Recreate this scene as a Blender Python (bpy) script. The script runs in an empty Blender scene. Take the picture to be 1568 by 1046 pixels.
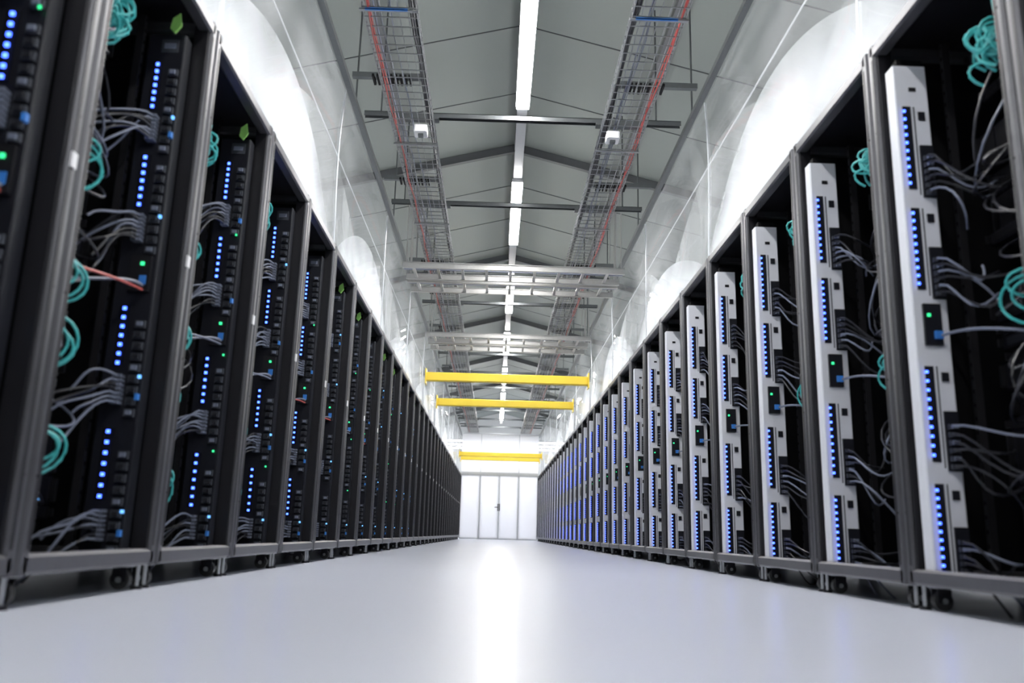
import bpy, math, random
from mathutils import Vector, Matrix
S = bpy.context.scene
S.view_settings.view_transform = 'Standard'
S.view_settings.look = 'None'
S.view_settings.exposure = 0.0

FL, FR = -1.08, 1.345      # rack front planes
CX = 0.13                  # aisle centre
PITCH = 0.80
Y0 = 2.79 - 4*PITCH        # start of first rack
NR = 34
YEND = Y0 + NR*PITCH
CAMZ = 0.2

# ---------------------------------------------------------------- materials
def nt(m):
    m.use_nodes = True
    t = m.node_tree
    t.nodes.clear()
    o = t.nodes.new('ShaderNodeOutputMaterial')
    return t, o
def pbr(name, col, rough=0.5, metal=0.0, noise=0.0, nscale=20, bump=0.0, spec=0.5, stretch=None):
    m = bpy.data.materials.new(name)
    t, o = nt(m)
    p = t.nodes.new('ShaderNodeBsdfPrincipled')
    p.inputs['Base Color'].default_value = (*col, 1)
    p.inputs['Roughness'].default_value = rough
    p.inputs['Metallic'].default_value = metal
    p.inputs['Specular IOR Level'].default_value = spec
    if noise or bump:
        tc = t.nodes.new('ShaderNodeTexCoord')
        mp = t.nodes.new('ShaderNodeMapping')
        if stretch: mp.inputs['Scale'].default_value = stretch
        n = t.nodes.new('ShaderNodeTexNoise'); n.inputs['Scale'].default_value = nscale
        n.inputs['Detail'].default_value = 4
        t.links.new(tc.outputs['Object'], mp.inputs[0]); t.links.new(mp.outputs[0], n.inputs['Vector'])
        if noise:
            r = t.nodes.new('ShaderNodeMapRange')
            r.inputs['To Min'].default_value = 1-noise; r.inputs['To Max'].default_value = 1+noise
            t.links.new(n.outputs['Fac'], r.inputs['Value'])
            mx = t.nodes.new('ShaderNodeVectorMath'); mx.operation = 'SCALE'
            mx.inputs[0].default_value = col
            t.links.new(r.outputs[0], mx.inputs['Scale'])
            t.links.new(mx.outputs[0], p.inputs['Base Color'])
        if bump:
            b = t.nodes.new('ShaderNodeBump'); b.inputs['Strength'].default_value = bump
            b.inputs['Distance'].default_value = 0.01
            t.links.new(n.outputs['Fac'], b.inputs['Height'])
            t.links.new(b.outputs[0], p.inputs['Normal'])
    t.links.new(p.outputs[0], o.inputs[0])
    return m
def emis(name, col, s, sample=True):
    m = bpy.data.materials.new(name); t, o = nt(m)
    e = t.nodes.new('ShaderNodeEmission'); e.inputs[0].default_value = (*col, 1); e.inputs[1].default_value = s
    t.links.new(e.outputs[0], o.inputs[0])
    if not sample:
        try: m.cycles.emission_sampling='NONE'
        except Exception: pass
    return m

M_post  = pbr('rack_grey_metal', (0.105,0.105,0.115), 0.38, 0.6, 0.1, 30)
M_dark  = pbr('rack_dark_metal', (0.016,0.016,0.020), 0.4, 0.4, 0.1, 30)
M_black = pbr('rack_black', (0.004,0.004,0.005), 0.6, 0, 0.2, 20, spec=0.15)
M_serv  = pbr('server_face', (0.006,0.006,0.009), 0.5, 0.0, 0.3, 40, spec=0.15)
M_hole  = pbr('rail_metal', (0.02,0.02,0.023), 0.4, 0.5, 0.1, 40)
M_pduw  = pbr('pdu_white', (0.70,0.72,0.78), 0.4, 0.0, 0.04, 20)
M_pdub  = pbr('pdu_black', (0.012,0.013,0.018), 0.35, 0.1, 0.1, 20, spec=.3)
M_outlet= pbr('outlet_grey', (0.045,0.05,0.062), 0.4, 0, 0.2, 60, spec=.3)
M_cabw  = pbr('cable_grey', (0.15,0.17,0.23), 0.4, 0, 0.1, 30)
M_cabd  = pbr('cable_dark', (0.016,0.017,0.023), 0.35, 0, 0.1, 30)
M_teal  = pbr('cable_teal', (0.05,0.42,0.42), 0.4, 0, 0.1, 30)
M_red   = pbr('cable_red', (0.45,0.07,0.06), 0.4, 0, 0.1, 30)
M_green = pbr('green_tag', (0.24,0.52,0.12), 0.5, 0, 0.1, 30)
M_label = pbr('white_label', (0.8,0.8,0.82), 0.5, 0, 0.03, 30)
M_blueb = pbr('blue_plug', (0.04,0.20,0.6), 0.4, 0, 0.1, 30)
M_rub   = pbr('caster_rubber', (0.03,0.03,0.03), 0.5, 0, 0.1, 30)
M_steel = pbr('zinc_steel', (0.45,0.46,0.47), 0.35, 0.85, 0.1, 40)
M_ledb  = emis('led_blue', (0.05,0.12,1.0), 7.5, False)
M_ledg  = emis('led_green', (0.05,1.0,0.35), 1.6, False)
M_ledc  = emis('led_lightblue', (0.15,0.45,1.0), 2.0, False)
RM = [M_post,M_dark,M_black,M_serv,M_hole,M_pduw,M_pdub,M_outlet,M_cabw,M_cabd,M_teal,M_red,M_green,M_label,M_blueb,M_rub,M_steel,M_ledb,M_ledg,M_ledc]
(POST,DARK,BLACK,SERV,HOLE,PW,PB,OUTL,CW,CD,TEAL,RED,GRN,LAB,BLU,RUB,STL,LB,LG,LC) = range(20)

# ---------------------------------------------------------------- builder
class MB:
    def __init__(s, mats, sx=1): s.v=[]; s.f=[]; s.m=[]; s.mats=mats; s.sx=sx
    def box(s,x0,x1,y0,y1,z0,z1,m=0):
        x0*=s.sx; x1*=s.sx
        if x0>x1: x0,x1=x1,x0
        b=len(s.v)
        s.v += [(x0,y0,z0),(x1,y0,z0),(x1,y1,z0),(x0,y1,z0),(x0,y0,z1),(x1,y0,z1),(x1,y1,z1),(x0,y1,z1)]
        for q in ((0,3,2,1),(4,5,6,7),(0,1,5,4),(1,2,6,5),(2,3,7,6),(3,0,4,7)):
            s.f.append(tuple(b+i for i in q)); s.m.append(m)
    def prism(s,poly,a0,a1,axis,m=0):
        b=len(s.v); n=len(poly)
        for a in (a0,a1):
            for p in poly:
                if axis=='z': c=(p[0]*s.sx,p[1],a)
                elif axis=='y': c=(p[0]*s.sx,a,p[1])
                else: c=(a*s.sx,p[0],p[1])
                s.v.append(c)
        for i in range(n):
            j=(i+1)%n
            s.f.append((b+i,b+j,b+n+j,b+n+i)); s.m.append(m)
        s.f.append(tuple(b+i for i in reversed(range(n)))); s.m.append(m)
        s.f.append(tuple(b+n+i for i in range(n))); s.m.append(m)
    def cbox(s,x0,x1,y0,y1,z0,z1,axis='z',c=0.006,m=0):
        if axis=='z': a,b_,d,e=x0,x1,y0,y1; r=(z0,z1)
        elif axis=='y': a,b_,d,e=x0,x1,z0,z1; r=(y0,y1)
        else: a,b_,d,e=y0,y1,z0,z1; r=(x0,x1)
        poly=[(a+c,d),(b_-c,d),(b_,d+c),(b_,e-c),(b_-c,e),(a+c,e),(a,e-c),(a,d+c)]
        s.prism(poly,r[0],r[1],axis,m)
    def disc(s,c,r,h,axis,n=16,m=0):
        poly=[]
        for i in range(n):
            a=2*math.pi*i/n; poly.append((r*math.cos(a),r*math.sin(a)))
        if axis=='z': s.prism([(c[0]+p[0],c[1]+p[1]) for p in poly],c[2]-h/2,c[2]+h/2,'z',m)
        elif axis=='y': s.prism([(c[0]+p[0],c[2]+p[1]) for p in poly],c[1]-h/2,c[1]+h/2,'y',m)
        else: s.prism([(c[1]+p[0],c[2]+p[1]) for p in poly],c[0]-h/2,c[0]+h/2,'x',m)
    def tube(s,pts,r,n=6,m=0):
        pts=[Vector((p[0]*s.sx,p[1],p[2])) for p in pts]
        b=len(s.v); N=len(pts)
        ref=Vector((0.13,0.31,0.94)).normalized()
        for i,p in enumerate(pts):
            t=(pts[min(i+1,N-1)]-pts[max(i-1,0)])
            if t.length<1e-8: t=Vector((0,0,1))
            t.normalize()
            a=t.cross(ref)
            if a.length<1e-3: a=t.cross(Vector((1,0,0)))
            a.normalize(); c=t.cross(a)
            for k in range(n):
                w=2*math.pi*k/n
                s.v.append(tuple(p+r*(math.cos(w)*a+math.sin(w)*c)))
        for i in range(N-1):
            for k in range(n):
                k2=(k+1)%n
                s.f.append((b+i*n+k,b+i*n+k2,b+(i+1)*n+k2,b+(i+1)*n+k)); s.m.append(m)
        s.f.append(tuple(b+k for k in reversed(range(n)))); s.m.append(m)
        s.f.append(tuple(b+(N-1)*n+k for k in range(n))); s.m.append(m)
    def bez(s,ctrl,r,n=6,m=0,seg=10):
        P=[Vector(c) for c in ctrl]; out=[]
        for i in range(seg+1):
            t=i/seg; Q=P[:]
            while len(Q)>1: Q=[Q[j].lerp(Q[j+1],t) for j in range(len(Q)-1)]
            out.append(Q[0])
        s.tube(out,r,n,m)
    def mesh(s,name,smooth=False):
        me=bpy.data.meshes.new(name); me.from_pydata(s.v,[],s.f)
        for m in s.mats: me.materials.append(m)
        me.polygons.foreach_set('material_index',s.m)
        if smooth: me.polygons.foreach_set('use_smooth',[True]*len(s.f))
        me.update(); return me
    def obj(s,name,loc=(0,0,0),smooth=False,parent=None):
        o=bpy.data.objects.new(name,s.mesh(name,smooth)); S.collection.objects.link(o); o.location=loc
        if parent: o.parent=parent
        return o

# ---------------------------------------------------------------- racks
def make_rack(side, seed):
    R=random.Random(seed)
    b=MB(RM, sx=(-1 if side=='L' else 1))
    W=0.79; H=2.0; zb=0.075; D=1.0
    for u0 in (0.0, D-0.05):
        for y0 in (0.0, W-0.045):
            b.cbox(u0,u0+0.05,y0,y0+0.045,zb,H,'z',0.008,POST)
            if u0==0:
                yi = y0+0.045 if y0==0 else y0-0.012
                b.box(0.012,0.06,yi,yi+0.012,zb,H,DARK)
                yy = y0+0.025 if y0==0 else y0+0.008
                b.box(-0.0015,0.002,yy,yy+0.012,zb+0.06,H-0.06,DARK)
                for zz in (0.3,0.75,1.2,1.65):
                    b.box(-0.0012,0.001,y0+0.018,y0+0.024,zz,zz+0.006,BLACK)
    for u0 in (0.0,D-0.05):
        b.cbox(u0,u0+0.05,0.02,W-0.02,H-0.05,H,'y',0.008,POST)
        b.cbox(u0,u0+0.05,0.02,W-0.02,zb,zb+0.05,'y',0.008,POST)
    for y0 in (0.0,W-0.045):
        b.cbox(0.02,D-0.02,y0,y0+0.045,H-0.05,H,'x',0.008,POST)
        b.cbox(0.02,D-0.02,y0,y0+0.045,zb,zb+0.05,'x',0.008,POST)
    b.box(0.04,D-0.02,0.01,W-0.01,H-0.012,H-0.002,DARK)
    b.box(0.04,D-0.02,0.01,W-0.01,zb+0.01,zb+0.02,BLACK)
    b.box(0.05,D-0.05,W-0.014,W-0.008,zb+0.05,H-0.05,BLACK)
    b.box(D-0.03,D-0.02,0.045,W-0.045,zb+0.05,H-0.05,BLACK)
    for y0 in (0.125,0.645):
        b.box(0.20,0.225,y0,y0+0.02,zb+0.05,H-0.05,HOLE)
        for k in range(42):
            z=0.15+k*0.0445
            b.box(0.1985,0.20,y0+0.006,y0+0.014,z,z+0.012,BLACK)
    z=0.16
    while z<1.86:
        h=R.choice([0.0445,0.0445,0.089,0.089,0.133])
        if R.random()<0.8 and z+h<1.9:
            dd=R.uniform(0.28,0.33)
            b.box(dd,0.85,0.15,0.64,z+0.002,z+h-0.003,SERV)
            b.box(dd-0.018,dd,0.155,0.165,z+0.01,z+h-0.01,HOLE)
            b.box(dd-0.018,dd,0.625,0.635,z+0.01,z+h-0.01,HOLE)
            nn=int(R.uniform(3,7))
            for k in range(nn):
                yy=0.18+k*0.44/nn
                b.box(dd-0.003,dd,yy,yy+0.44/nn-0.012,z+0.008,z+h-0.010,BLACK if R.random()<.8 else PB)
            if R.random()<0.3:
                yq=R.choice([0.60,0.56,0.45])
                b.box(dd-0.006,dd-0.003,yq,yq+0.004,z+0.012,z+0.016,R.choice([LC,LC,LG]))
        z+=h
    py=0.655
    if side=='R':
        u0,u1=0.022,0.140; base=PW
        zt=1.86
        b.cbox(u0,u1,py,py+0.06,0.10,zt,'z',0.004,base)
        b.box(u0+0.02,u1-0.01,py+0.01,py+0.05,zt,zt+0.03,BLACK)
        b.box(u0+0.05,u0+0.075,py-0.003,py,zt-0.10,zt-0.085,DARK)
        segs=[(1.39,1.70),(1.03,1.32),(0.46,0.77),(0.12,0.39)]
        for (a,c) in segs:
            b.box(u0+0.022,u0+0.050,py-0.004,py,a,c,PB)
            n=10
            for k in range(n):
                zz=a+0.02+k*(c-a-0.04)/(n-1)
                b.box(u0+0.021,u0+0.029,py-0.009,py-0.004,zz-0.004,zz+0.004,LB)
            zo=a-0.03
            b.box(u0+0.070,u1-0.003,py-0.008,py,zo,zo+(c-a)*0.62,PB)
            b.box(u0+0.060,u0+0.064,py-0.002,py,a-0.02,c,OUTL)
            no=6
            for k in range(no):
                zz=zo+0.014+k*((c-a)*0.50-0.028)/(no-1)
                b.box(u0+0.076,u1-0.012,py-0.020,py-0.008,zz-0.008,zz+0.008,OUTL)
                st=Vector((u1-0.03,py-0.03,zz))
                b.box(u0+0.082,u1-0.02,py-0.036,py-0.020,zz-0.006,zz+0.006,CW if R.random()<.35 else CD)
                e=Vector((R.uniform(0.20,0.30),R.uniform(0.40,0.62),zz-R.uniform(-0.02,0.20)))
                mid=Vector((R.uniform(0.10,0.22),py-R.uniform(0.08,0.22),zz-R.uniform(0.02,0.26)))
                b.bez([st+Vector((-0.01,-0.006,0)),st+Vector((0.02,-0.07,0.01)),mid,e+Vector((-0.03,-0.05,0.0)),e],0.0042,5,R.choice([CW,CD,CD,CD]),9)
            b.box(u0+0.075,u1-0.02,py-0.006,py,c-0.05,c-0.02,PB)
        b.box(u0+0.03,u1-0.03,py-0.012,py,0.84,0.98,PB)
        b.box(u0+0.040,u0+0.050,py-0.016,py-0.012,0.935,0.945,LG)
        b.box(u0+0.058,u1-0.035,py-0.024,py-0.012,0.86,0.885,BLU)
        b.bez([(u1-0.04,py-0.022,0.87),(u1,py-0.1,0.88),(0.16,py-0.2,0.86),(0.25,0.3,0.80)],0.005,6,CW,10)
    else:
        u0,u1=0.055,0.185; base=PB
        zt=1.88
        b.cbox(u0,u1,py,py+0.06,0.10,zt,'z',0.004,base)
        b.box(u0+0.02,u1-0.05,py-0.002,py,zt-0.07,zt-0.02,OUTL)
        b.box(u0+0.03,u1-0.06,py-0.004,py-0.002,zt-0.055,zt-0.035,CW)
        segs=[(1.60,1.76),(1.24,1.41),(0.70,0.88),(0.28,0.48)]
        for (a,c) in segs:
            b.box(u0+0.066,u0+0.10,py-0.004,py,a-0.01,c+0.01,BLACK)
            n=7
            for k in range(n):
                zz=a+k*(c-a)/(n-1)
                b.box(u0+0.078,u0+0.088,py-0.009,py-0.004,zz-0.005,zz+0.005,LB)
            for k in range(9):
                zz=a-0.16+k*0.036
                b.box(u0+0.010,u0+0.042,py-0.012,py,zz-0.012,zz+0.012,OUTL)
                b.box(u0+0.016,u0+0.034,py-0.020,py-0.012,zz-0.007,zz+0.007,CD if k%4 else CW)
            if R.random()<0.3: b.box(u0+0.012,u0+0.019,py-0.016,py-0.012,c+0.012,c+0.020,LG)
            if R.random()<0.6: b.box(u0+0.000,u0+0.010,py-0.022,py-0.005,a-0.12,a-0.10,BLU)
            if R.random()<0.6: b.box(u0+0.000,u0+0.008,py-0.020,py-0.010,a-0.05,a-0.04,LC)
            for k in range(7):
                zz=a-0.045-k*0.014
                b.box(u0+0.055,u0+0.085,py-0.030,py,zz-0.005,zz+0.005,CW)
                st=Vector((u0+0.07,py-0.03,zz))
                e=Vector((R.uniform(0.20,0.30),R.uniform(0.46,0.58),zz-R.uniform(0.05,0.18)))
                mid=Vector((u0+R.uniform(0.08,0.15),py-R.uniform(0.06,0.13),zz+R.uniform(-0.08,0.03)))
                b.bez([st,st+Vector((0.02,-0.04,0.015)),mid,e+Vector((-0.03,0.02,0.05)),e],0.0045,5,R.choice([CW,CW,CD]),9)
        b.box(u0+0.015,u1-0.05,py-0.014,py,0.94,1.06,DARK)
        b.box(u0+0.024,u0+0.046,py-0.018,py-0.014,0.96,0.99,BLU)
        b.box(u0+0.035,u0+0.046,py-0.019,py-0.014,1.025,1.036,LG)
        b.bez([(u0+0.03,py-0.02,0.94),(u0+0.06,py-0.1,0.95),(0.13,py-0.25,0.93),(0.2,0.30,0.93)],0.0045,6,RED if seed in (1,2) else CW,10)
        b.bez([(u0+0.03,py-0.02,0.955),(u0+0.05,py-0.08,0.97),(0.12,py-0.15,0.93),(0.2,0.38,0.90)],0.005,6,CW,10)
        b.box(-0.006,0.0,W-0.040,W-0.016,1.06,1.10,LAB)
        if seed in (1,4):
            b.prism([(0.060,1.93),(0.085,1.91),(0.090,1.87),(0.070,1.85),(0.050,1.88)],0.60,0.603,'y',GRN)
    for k in range(20):
        z0=R.uniform(0.3,1.75); dz=R.uniform(-0.35,0.25)
        ya=R.uniform(0.12,0.3); yb=R.uniform(0.3,0.6)
        b.bez([(0.25,ya,z0),(R.uniform(0.05,0.14),ya+R.uniform(-.05,.1),z0-R.uniform(0.0,0.25)),(R.uniform(0.07,0.18),yb,z0+dz-0.1),(0.30,yb,z0+dz)],0.0042,5,R.choice([CD,CD,CD,CD,CW]),10)
    for c0 in ([0.38,0.66,0.88,1.22] if side=='L' else [0.86]):
        c0+=R.uniform(-.04,.04)
        for k in range(3):
            rr=R.uniform(0.045,0.095); z0=c0+R.uniform(-.03,.03); ya=R.uniform(0.11,0.17)
            b.bez([(0.18,ya-0.03,z0+0.02),(0.06,ya+0.02,z0+rr*0.8),(0.05,ya+rr*2.4,z0+rr*R.uniform(.1,.8)),(0.06,ya+rr*1.6,z0-rr*R.uniform(1.2,2.2)),(0.18,ya-0.04,z0-rr*1.1)],0.0042,6,TEAL,14)
    for k in range(20):
        ya=0.20+R.uniform(-0.03,0.10); z0=1.70+R.uniform(-0.05,0.07); uu=R.uniform(0.05,0.11)
        b.bez([(uu+0.06,ya,z0),(uu,ya+R.uniform(-.03,.05),z0+0.01),(uu,ya+R.uniform(0,.07),z0-0.04),(uu+0.05,ya+R.uniform(-.03,.05),z0-0.07)],0.005,5,TEAL,6)
    b.bez([(0.16,0.24,1.72),(0.09,0.20,1.80),(0.08,0.16,1.84),(0.12,0.12,1.93)],0.005,5,TEAL,8)
    for u in (0.07,D-0.07):
        for y in (0.07,W-0.07):
            b.box(u-0.03,u+0.03,y-0.028,y+0.028,zb-0.006,zb,STL)
            b.box(u-0.022,u+0.022,y-0.020,y-0.016,0.025,zb-0.005,DARK)
            b.box(u-0.022,u+0.022,y+0.016,y+0.020,0.025,zb-0.005,DARK)
            b.disc((u,y,0.0305),0.030,0.026,'y',18,RUB)
            b.disc((u,y,0.0305),0.009,0.046,'y',10,STL)
        for y in (0.022,W-0.022):
            b.disc((u-0.03,y,0.005),0.018,0.01,'z',14,DARK)
            b.disc((u-0.03,y,0.04),0.007,0.07,'z',8,STL)
    return b.mesh('rack_mesh_'+side+str(seed))

meshes={'L':[make_rack('L',i+1) for i in range(4)],'R':[make_rack('R',i+11) for i in range(4)]}
for side,xf in (('L',FL),('R',FR)):
    for k in range(NR):
        i=[0,3,1,0,3,2,1][k%7]
        o=bpy.data.objects.new('server_rack',meshes[side][i]); S.collection.objects.link(o)
        o.location=(xf,Y0+k*PITCH,0)

# ---------------------------------------------------------------- room shell
XL,XR=-4.6,4.86; YB,YF=-2.2,32.0; RIDGE=4.75; EAVE=3.55
M_floor=bpy.data.materials.new('floor_epoxy'); t,o=nt(M_floor)
p=t.nodes.new('ShaderNodeBsdfPrincipled'); tc=t.nodes.new('ShaderNodeTexCoord')
n=t.nodes.new('ShaderNodeTexNoise'); n.inputs['Scale'].default_value=0.6; n.inputs['Detail'].default_value=1
cr=t.nodes.new('ShaderNodeValToRGB'); cr.color_ramp.elements[0].position=.2; cr.color_ramp.elements[1].position=.8
cr.color_ramp.elements[0].color=(0.655,0.69,0.79,1); cr.color_ramp.elements[1].color=(0.67,0.705,0.805,1)
p.inputs['Roughness'].default_value=.27
t.links.new(tc.outputs['Object'],n.inputs['Vector'])
t.links.new(n.outputs['Fac'],cr.inputs[0])
t.links.new(cr.outputs[0],p.inputs['Base Color'])
t.links.new(p.outputs[0],o.inputs[0])
M_ceil=pbr('ceiling_panel',(0.215,0.235,0.22),0.55,0,0.04,1)
M_seam=pbr('seam_dark',(0.06,0.065,0.07),0.5)
M_wall=pbr('wall_paint',(0.50,0.51,0.51),0.6,0,0.05,2)
M_raft=pbr('rafter_steel',(0.11,0.115,0.12),0.45,0.3,0.1,10)
M_strut=pbr('strut_galv',(0.12,0.13,0.135),0.4,0.7,0.1,30)
M_galv=pbr('tray_galv',(0.42,0.42,0.41),0.35,0.7,0.1,30)
M_wire=pbr('wire_galv',(0.30,0.31,0.32),0.35,0.8,0.05,30)
M_yel=pbr('beam_yellow',(0.85,0.62,0.05),0.4,0,0.05,10)
M_alu=pbr('aluminium_frame',(0.60,0.62,0.65),0.35,0.4,0.05,20)
M_lamp=emis('lamp_diffuser',(1,0.98,0.96),92)
M_lamp2=emis('lamp_diffuser_side',(0.97,0.98,1.0),92)
M_doorfill=emis('added_door_fill',(0.97,0.98,1.0),50)  # emission of the added strips that brighten the end doors
M_hous=pbr('lamp_housing',(0.36,0.37,0.38),0.4,0.3,0.03,20)
M_white=bpy.data.materials.new('opal_panel'); t,o=nt(M_white)
p=t.nodes.new('ShaderNodeBsdfPrincipled'); p.inputs['Base Color'].default_value=(.9,.9,.92,1); p.inputs['Roughness'].default_value=.35
n=t.nodes.new('ShaderNodeTexNoise'); n.inputs['Scale'].default_value=2
tl=t.nodes.new('ShaderNodeBsdfTranslucent'); tl.inputs[0].default_value=(.96,.96,.98,1)
mx=t.nodes.new('ShaderNodeMixShader')
rg=t.nodes.new('ShaderNodeMapRange'); rg.inputs['To Min'].default_value=.55; rg.inputs['To Max'].default_value=.7
t.links.new(n.outputs['Fac'],rg.inputs['Value']); t.links.new(rg.outputs[0],mx.inputs[0])
t.links.new(p.outputs[0],mx.inputs[1]); t.links.new(tl.outputs[0],mx.inputs[2]); t.links.new(mx.outputs[0],o.inputs[0])

b=MB([M_floor]); b.box(XL,XR,YB,YF,-0.1,0); b.obj('floor')
b=MB([M_wall]); b.box(XL-0.1,XL,YB,YF,0,EAVE); b.obj('wall_left')
b=MB([M_wall]); b.box(XR,XR+0.1,YB,YF,0,EAVE); b.obj('wall_right')
g=[(XL,0),(XR,0),(XR,EAVE),(CX,RIDGE),(XL,EAVE)]
b=MB([M_wall]); b.prism(g,YF,YF+0.1,'y'); b.obj('wall_back')
b=MB([M_wall]); b.prism(g,YB-0.1,YB,'y'); b.obj('wall_front')
b=MB([M_ceil,M_seam,M_raft])
def zc(x): 
    return RIDGE-(RIDGE-EAVE)*abs(x-CX)/(XR-CX)
b.prism([(XL,EAVE),(CX,RIDGE),(CX,RIDGE+.08),(XL,EAVE+.08)],YB,YF,'y',0)
b.prism([(CX,RIDGE),(XR,EAVE),(XR,EAVE+.08),(CX,RIDGE+.08)],YB,YF,'y',0)
y=YB+0.6
while y<YF:
    for (a,c) in ((XL,CX),(CX,XR)):
        b.prism([(a,zc(a)-.006),(c,zc(c)-.006),(c,zc(c)),(a,zc(a))],y,y+0.010,'y',1)
    y+=1.2
b.obj('ceiling')
b=MB([M_raft])
y=9.2-8
while y<YF-0.5:
    for (a,c) in ((XL,CX),(CX,XR)):
        b.prism([(a,zc(a)-.11),(c,zc(c)-.11),(c,zc(c)-.10),(a,zc(a)-.10)],y-0.03,y+0.03,'y')
        b.prism([(a,zc(a)-.10),(c,zc(c)-.10),(c,zc(c)-.006),(a,zc(a)-.006)],y-0.006,y+0.006,'y')
    y+=4.0
for x in (-1.1,CX,1.36,-2.6,2.9):
    b.box(x-0.025,x+0.025,YB,YF,zc(x)-0.09,zc(x)-0.025)
b.obj('roof_rafters')

# ---------------------------------------------------------------- end wall with doors
YD=YEND+0.15
b=MB([M_white,M_alu,M_black])
b.box(FL-0.02,FR+0.02,YD,YD+0.06,2.10,3.32,0)
b.box(FL-0.02,FR+0.02,YD-0.02,YD+0.07,2.03,2.10,1)
b.box(FL-0.02,FR+0.02,YD-0.01,YD,2.68,2.70,1)
for x in (FL+0.6,FR-0.6): b.box(x-0.01,x+0.01,YD-0.01,YD,2.1,3.32,1)
b.box(FL-0.02,FR+0.02,YD-0.02,YD+0.07,3.32,3.36,1)
b.obj('wall_containment_end')
xs=[FL-0.02, FL+0.60, CX, FR-0.60, FR+0.02]
for i in range(4):
    b=MB([M_white,M_alu,M_black])
    a,c=xs[i]+0.003,xs[i+1]-0.003
    b.box(a+0.018,c-0.018,YD+0.015,YD+0.045,0.05,1.99,0)
    b.box(a,a+0.018,YD,YD+0.06,0.01,2.03,1); b.box(c-0.018,c,YD,YD+0.06,0.01,2.03,1)
    b.box(a,c,YD,YD+0.06,0.01,0.05,1); b.box(a,c,YD,YD+0.06,1.99,2.03,1)
    if i==1:
        b.box(c-0.035,c-0.005,YD-0.012,YD,0.90,1.12,2); b.box(c-0.03,c-0.01,YD-0.05,YD-0.012,1.0,1.02,2)
        b.box(c-0.13,c-0.01,YD-0.055,YD-0.040,1.0,1.02,2)
    if i==2:
        b.box(a+0.005,a+0.035,YD-0.012,YD,0.90,1.12,2)
    b.obj('door_%d'%(i+1))

# ---------------------------------------------------------------- light line over the aisle
def lightline(x,z,w,segs,name,lm,y0,y1,trunk=True):
    b=MB([M_hous,lm,M_strut])
    if trunk:
        b.box(x-w*0.42,x+w*0.42,y0,y1,z+0.035,z+0.085,0)
    for (a,c) in segs:
        b.box(x-w/2-0.006,x+w/2+0.006,a,c,z,z+0.035,0)
        b.box(x-w/2,x+w/2,a+0.01,c-0.01,z-0.025,z,1)
    yy=y0+0.5
    while yy<y1:
        b.box(x-0.003,x+0.003,yy,yy+0.006,z+0.085,zc(x)-0.08,2); yy+=2.0
    return b.obj(name)
segs=[(-1.6,1.2),(2.4,6.25)]
y=7.75
while y<YEND-1: segs.append((y,y+1.8)); y+=3.2
lightline(CX,3.62,0.10,segs,'ceiling_light_strip',M_lamp,YB+0.1,YEND)
segs2=[]; y=-1.5
while y<YEND: segs2.append((y,y+2.2)); y+=2.8
lightline(FL-1.1,3.15,0.10,segs2,'side_light_strip',M_lamp2,YB+0.1,YEND+1)
lightline(FR+1.1,3.15,0.10,segs2,'side_light_strip',M_lamp2,YB+0.1,YEND+1)
for y in (YD+1.0,YD+2.2,YD+3.4):  # added unseen lamps behind the doors, so the panels look bright
    b=MB([M_hous,M_doorfill])
    b.box(CX-2.2,CX+2.2,y-0.06,y+0.06,3.2,3.25,0); b.box(CX-2.18,CX+2.18,y-0.05,y+0.05,3.175,3.2,1)
    for x in (CX-1.8,CX+1.8): b.box(x-0.004,x+0.004,y-0.004,y+0.004,3.25,zc(x)-0.01,0)
    b.obj('added_fill_strip')

# ---------------------------------------------------------------- struts
ys=[-1.1,0.7,2.5,4.3,6.1,7.9,10.3,11.6,13.6,15.1,16.9,18.7,20.5,22.3,24.1,25.9]
for y in ys:
    b=MB([M_strut,M_label,M_black])
    b.box(FL-0.05,FR+0.05,y-0.025,y-0.02,3.41,3.45,0)
    b.box(FL-0.05,FR+0.05,y+0.02,y+0.025,3.41,3.45,0)
    b.box(FL-0.05,FR+0.05,y-0.025,y+0.025,3.445,3.45,0)
    for x in (-1.0,1.2):
        b.box(x-0.006,x+0.006,y-0.006,y+0.006,3.45,zc(x)-0.02,0)
    for x in (-0.735,0.915): b.box(x-0.20,x+0.20,y-0.035,y+0.035,3.39,3.41,0)
    for x0,x1 in ((-1.13,-0.62),(0.80,1.39)):
        b.box(x0,x1,y-0.60,y-0.56,3.41,3.45,0)
    for k in range(9):
        xx=-0.98+k*0.033
        b.box(xx,xx+0.016,y-0.65,y-0.52,3.39,3.41,2)
        xx=0.86+k*0.033
        b.box(xx,xx+0.016,y-0.65,y-0.52,3.39,3.41,2)
    b.obj('support_strut')
for (x,y) in ((-0.66,6.0),(0.83,6.0)):
    b=MB([M_label,M_strut])
    b.cbox(x-0.05,x+0.05,y-0.10,y+0.02,3.20,3.255,'z',0.01,0)
    b.box(x-0.01,x+0.01,y-0.05,y-0.03,3.255,3.272,1)
    b.box(x-0.02,x+0.02,y-0.06,y-0.02,3.18,3.20,1)
    b.obj('smoke_sensor_box')

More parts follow.
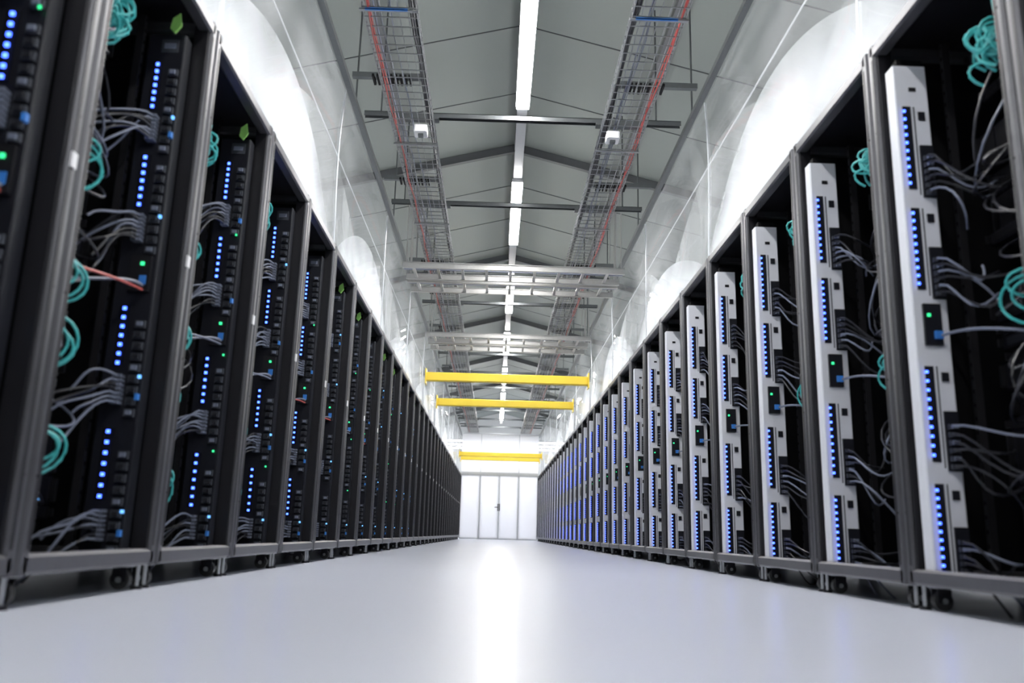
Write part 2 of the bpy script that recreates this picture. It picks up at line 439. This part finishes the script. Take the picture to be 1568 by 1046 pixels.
# ---------------------------------------------------------------- wire mesh cable trays
def wiretray(x0,x1,inner,outer):
    b=MB([M_wire,M_red,M_cabd,M_cabw,M_blueb])
    y0,y1=-1.5,YEND-0.3; z=3.30; h=0.06; w=0.0028
    nlong=7
    for i in range(nlong):
        x=x0+(x1-x0)*i/(nlong-1); b.box(x-w,x+w,y0,y1,z-w,z+w,0)
    for x in (x0,x1):
        for zz in (z+h*.5,z+h): b.box(x-w,x+w,y0,y1,zz-w,zz+w,0)
    y=y0
    while y<y1:
        b.box(x0,x1,y-w,y+w,z-2*w,z,0)
        b.box(x0-w,x0+w,y-w,y+w,z,z+h,0); b.box(x1-w,x1+w,y-w,y+w,z,z+h,0)
        y+=0.10
    R=random.Random(int(x0*100))
    def run(xc,r,m,dz=0.0,amp=0.012):
        pts=[]; y=y0; 
        while y<=y1:
            pts.append((xc+R.uniform(-amp,amp),y,z+r+0.004+dz+R.uniform(0,0.006))); y+=0.45
        b.tube(pts,r,5,m)
    for k in range(4): run(inner+R.uniform(-.012,.012),0.008,2,0.012*k*0.5)
    run(outer,0.0055,1,-0.015,0.015); run(outer,0.005,1)
    for k in range(3): run((x0+x1)/2+R.uniform(-.1,.1),0.005,3)
    y=y0+0.6
    while y<y1:
        b.box(x0-0.015,x1+0.015,y,y+0.025,z-0.02,z-0.012,0); y+=1.8
    b.box(x0+0.02,x1-0.05,4.5,4.508,z-0.022,z-0.008,4)
    b.obj('wire_cable_tray')
wiretray(-0.90,-0.57,-0.59,-0.86)
wiretray(0.75,1.08,0.78,1.05)

# ---------------------------------------------------------------- crossing ladder trays
def ladder(y,wd,z):
    b=MB([M_galv,M_cabw])
    for yy in (y-wd/2,y+wd/2):
        b.box(FL-0.02,FR+0.02,yy-0.004,yy+0.004,z,z+0.06,0)
        b.box(FL-0.02,FR+0.02,yy-0.018,yy+0.018,z-0.004,z,0)
        b.box(FL-0.02,FR+0.02,yy-0.018,yy+0.018,z+0.06,z+0.064,0)
    x=FL+0.1
    while x<FR:
        b.box(x-0.015,x+0.015,y-wd/2,y+wd/2,z+0.01,z+0.03,0); x+=0.27
    b.box(FL-.02,FR+.02,y-0.06,y-0.03,z+0.031,z+0.05,1)
    for x in (FL+0.02,FR-0.02):
        for yy in (y-wd/2,y+wd/2): b.box(x-0.006,x+0.006,yy-0.006,yy+0.006,z+0.06,zc(x)-0.03,0)
    b.obj('ladder_cable_tray')
ladder(9.04,0.42,3.04); ladder(9.57,0.40,3.04); ladder(12.32,0.42,3.04); ladder(12.85,0.40,3.04)

# ---------------------------------------------------------------- yellow beams
for y in (12.45,14.95,25.0,26.3):
    b=MB([M_yel,M_alu])
    z=2.42
    b.cbox(FL-0.01,FR+0.01,y-0.06,y+0.06,z,z+0.13,'x',0.012,0)
    for x in (FL-0.015,FR+0.015):
        b.box(x-0.008,x+0.008,y-0.10,y+0.10,z-0.05,z+0.18,0)
    for x in (FL-0.045,FR+0.045):
        b.box(x-0.015,x+0.015,y-0.02,y+0.02,2.0,z+0.05,1)
    b.obj('yellow_crossbeam')

# ---------------------------------------------------------------- containment film
def film_mat(name,tr_fac,gl,col,transp,var,attr=False,tp_col=(0.95,0.96,0.96)):
    m=bpy.data.materials.new(name); t,o=nt(m)
    tl=t.nodes.new('ShaderNodeBsdfTranslucent'); tl.inputs[0].default_value=(*col,1)
    df=t.nodes.new('ShaderNodeBsdfDiffuse'); df.inputs[0].default_value=(*col,1)
    tp=t.nodes.new('ShaderNodeBsdfTransparent'); tp.inputs[0].default_value=(*tp_col,1)
    gs=t.nodes.new('ShaderNodeBsdfGlossy'); gs.inputs['Roughness'].default_value=.05; gs.inputs[0].default_value=(.9,.9,.9,1)
    m1=t.nodes.new('ShaderNodeMixShader'); m1.inputs[0].default_value=tr_fac
    t.links.new(df.outputs[0],m1.inputs[1]); t.links.new(tl.outputs[0],m1.inputs[2])
    m2=t.nodes.new('ShaderNodeMixShader')
    tc=t.nodes.new('ShaderNodeTexCoord'); mp=t.nodes.new('ShaderNodeMapping'); mp.inputs['Scale'].default_value=(1,1.3,0.45)
    mp.inputs['Rotation'].default_value=(0.25,0,0)
    n=t.nodes.new('ShaderNodeTexNoise'); n.inputs['Scale'].default_value=1.1; n.inputs['Detail'].default_value=2
    r=t.nodes.new('ShaderNodeMapRange'); r.inputs['From Min'].default_value=.35; r.inputs['From Max'].default_value=.65
    r.inputs['To Min'].default_value=max(0,transp-var); r.inputs['To Max'].default_value=min(1,transp+var)
    t.links.new(tc.outputs['Object'],mp.inputs[0]); t.links.new(mp.outputs[0],n.inputs['Vector']); t.links.new(n.outputs['Fac'],r.inputs['Value'])
    fac=r.outputs[0]
    if attr:
        at=t.nodes.new('ShaderNodeAttribute'); at.attribute_name='edge'
        r2=t.nodes.new('ShaderNodeMapRange'); r2.interpolation_type='SMOOTHSTEP'
        r2.inputs['From Min'].default_value=.45; r2.inputs['From Max'].default_value=1.0
        r2.inputs['To Min'].default_value=0; r2.inputs['To Max'].default_value=.50
        t.links.new(at.outputs['Fac'],r2.inputs['Value'])
        ad=t.nodes.new('ShaderNodeMath'); ad.operation='ADD'; ad.use_clamp=True
        t.links.new(fac,ad.inputs[0]); t.links.new(r2.outputs[0],ad.inputs[1]); fac=ad.outputs[0]
    t.links.new(fac,m2.inputs[0]); t.links.new(m1.outputs[0],m2.inputs[1]); t.links.new(tp.outputs[0],m2.inputs[2])
    m3=t.nodes.new('ShaderNodeMixShader'); m3.inputs[0].default_value=gl
    t.links.new(m2.outputs[0],m3.inputs[1]); t.links.new(gs.outputs[0],m3.inputs[2])
    t.links.new(m3.outputs[0],o.inputs[0]); return m
M_film=film_mat('clear_film',0.5,0.18,(0.80,0.81,0.82),0.78,0.10)
M_lightarc=film_mat('light_arc_film',0.72,0.03,(0.93,0.94,0.96),0.14,0.14,True)  # whiter added layer, shaped as the bright arcs of light on the film
M_lightarc2=film_mat('faint_light_arc_film',0.65,0.10,(0.86,0.87,0.87),0.74,0.14)  # fainter added layer for a second row of light arcs
def film(x,sg):
    par=bpy.data.objects.new('containment_curtain',None); S.collection.objects.link(par)
    R=random.Random(3 if sg<0 else 8)
    ya,yb=-1.8,YEND+0.1; ny=int((yb-ya)/0.1); nz=14; z0,z1=2.0,3.24
    b=MB([M_film])
    ph=[R.uniform(0,6) for _ in range(4)]
    def bulge(y,q):
        pan=abs(math.sin(math.pi*(y-3.0)/2.4))
        return 0.07+math.sin(math.pi*q)*(0.01+0.06*pan)+0.010*math.sin(y*1.9+ph[0]+q*3)*math.sin(math.pi*q)
    for i in range(ny+1):
        y=ya+(yb-ya)*i/ny
        for j in range(nz+1):
            q=j/nz
            b.v.append((x+sg*bulge(y,q),y,z0+(z1-z0)*q))
    for i in range(ny):
        for j in range(nz):
            a=i*(nz+1)+j; b.f.append((a,a+1,a+nz+2,a+nz+1)); b.m.append(0)
    b.obj('clear_sheet',smooth=True,parent=par)
    def light_arc(name,mat,topf,off):  # added sheet; its scalloped top stands in for arched pools of light
        b=MB([mat]); nz=12; qs=[]
        for i in range(ny+1):
            y=ya+(yb-ya)*i/ny; top=topf(y)
            for j in range(nz+1):
                q=j/nz; qs.append(q)
                b.v.append((x+sg*(off+0.01*math.sin(2*y+q)),y,2.0+(top-2.0)*q))
        for i in range(ny):
            for j in range(nz):
                a=i*(nz+1)+j; b.f.append((a,a+1,a+nz+2,a+nz+1)); b.m.append(0)
        o=b.obj(name,smooth=True,parent=par)
        at=o.data.attributes.new('edge','FLOAT','POINT'); at.data.foreach_set('value',qs)
    hs=[R.uniform(0.40,0.68) for _ in range(20)]; hs[2]=0.66; hs[1]=0.60
    def top1(y):
        k=(y-2.7)/3.3; i=int(math.floor(k))+2; return 2.20+hs[max(0,i)%20]*abs(math.sin(math.pi*k))**0.9
    def top2(y):
        k=(y-4.0)/3.7; return 2.45+0.70*abs(math.sin(math.pi*k))**0.8
    light_arc('light_arc_sheet',M_lightarc,top1,0.20)
    light_arc('faint_light_arc_sheet',M_lightarc2,top2,0.27)
    b=MB([M_strut,M_alu])
    b.box(x-0.02+sg*.04,x+0.02+sg*.04,ya,yb,3.24,3.28,0)
    b.box(x-0.005+sg*0.06,x+0.005+sg*0.06,ya,yb,2.0,2.02,1)
    b.tube([(x+sg*0.145,ya,2.86),(x+sg*0.145,yb,2.86)],0.005,6,1)
    # welded seams between the sheet panels
    y=3.0-2.4*2
    while y<yb:
        b.tube([(x+sg*(bulge(y,q/10)-0.004),y,z0+(z1-z0)*q/10) for q in range(11)],0.005,5,1)
        y+=2.4
    y=ya+0.3
    while y<yb:
        b.box(x-0.006+sg*0.05,x+0.006+sg*0.05,y,y+0.012,3.28,zc(x)-0.03,0); y+=2.4
    b.obj('top_rail',parent=par)
film(FL,-1); film(FR,1)

# ---------------------------------------------------------------- world + camera
w=bpy.data.worlds.new('world'); S.world=w; w.use_nodes=True
w.node_tree.nodes['Background'].inputs[0].default_value=(0.6,0.65,0.7,1)
w.node_tree.nodes['Background'].inputs[1].default_value=0.3

cx0,cy0=784.0,523.0
F=(756.0,817.0); V=(935.0,-5014.0)
f=math.sqrt(-((F[0]-cx0)*(V[0]-cx0)+(F[1]-cy0)*(V[1]-cy0)))
Yc=Vector((F[0]-cx0,-(F[1]-cy0),-f)).normalized()
Zc=Vector((V[0]-cx0,-(V[1]-cy0),-f)).normalized()
Zc=(Zc-Yc*Zc.dot(Yc)).normalized()
Xc=Yc.cross(Zc)
Rm=Matrix((Xc,Yc,Zc))
cam=bpy.data.cameras.new('camera'); co=bpy.data.objects.new('camera',cam); S.collection.objects.link(co)
co.matrix_world=Matrix.Translation((0,0,CAMZ))@Rm.to_4x4()
cam.sensor_width=36; cam.lens=36*f/1568.0
cam.clip_start=0.05
cam.dof.use_dof=True; cam.dof.focus_distance=8.0; cam.dof.aperture_fstop=2.2
S.camera=co
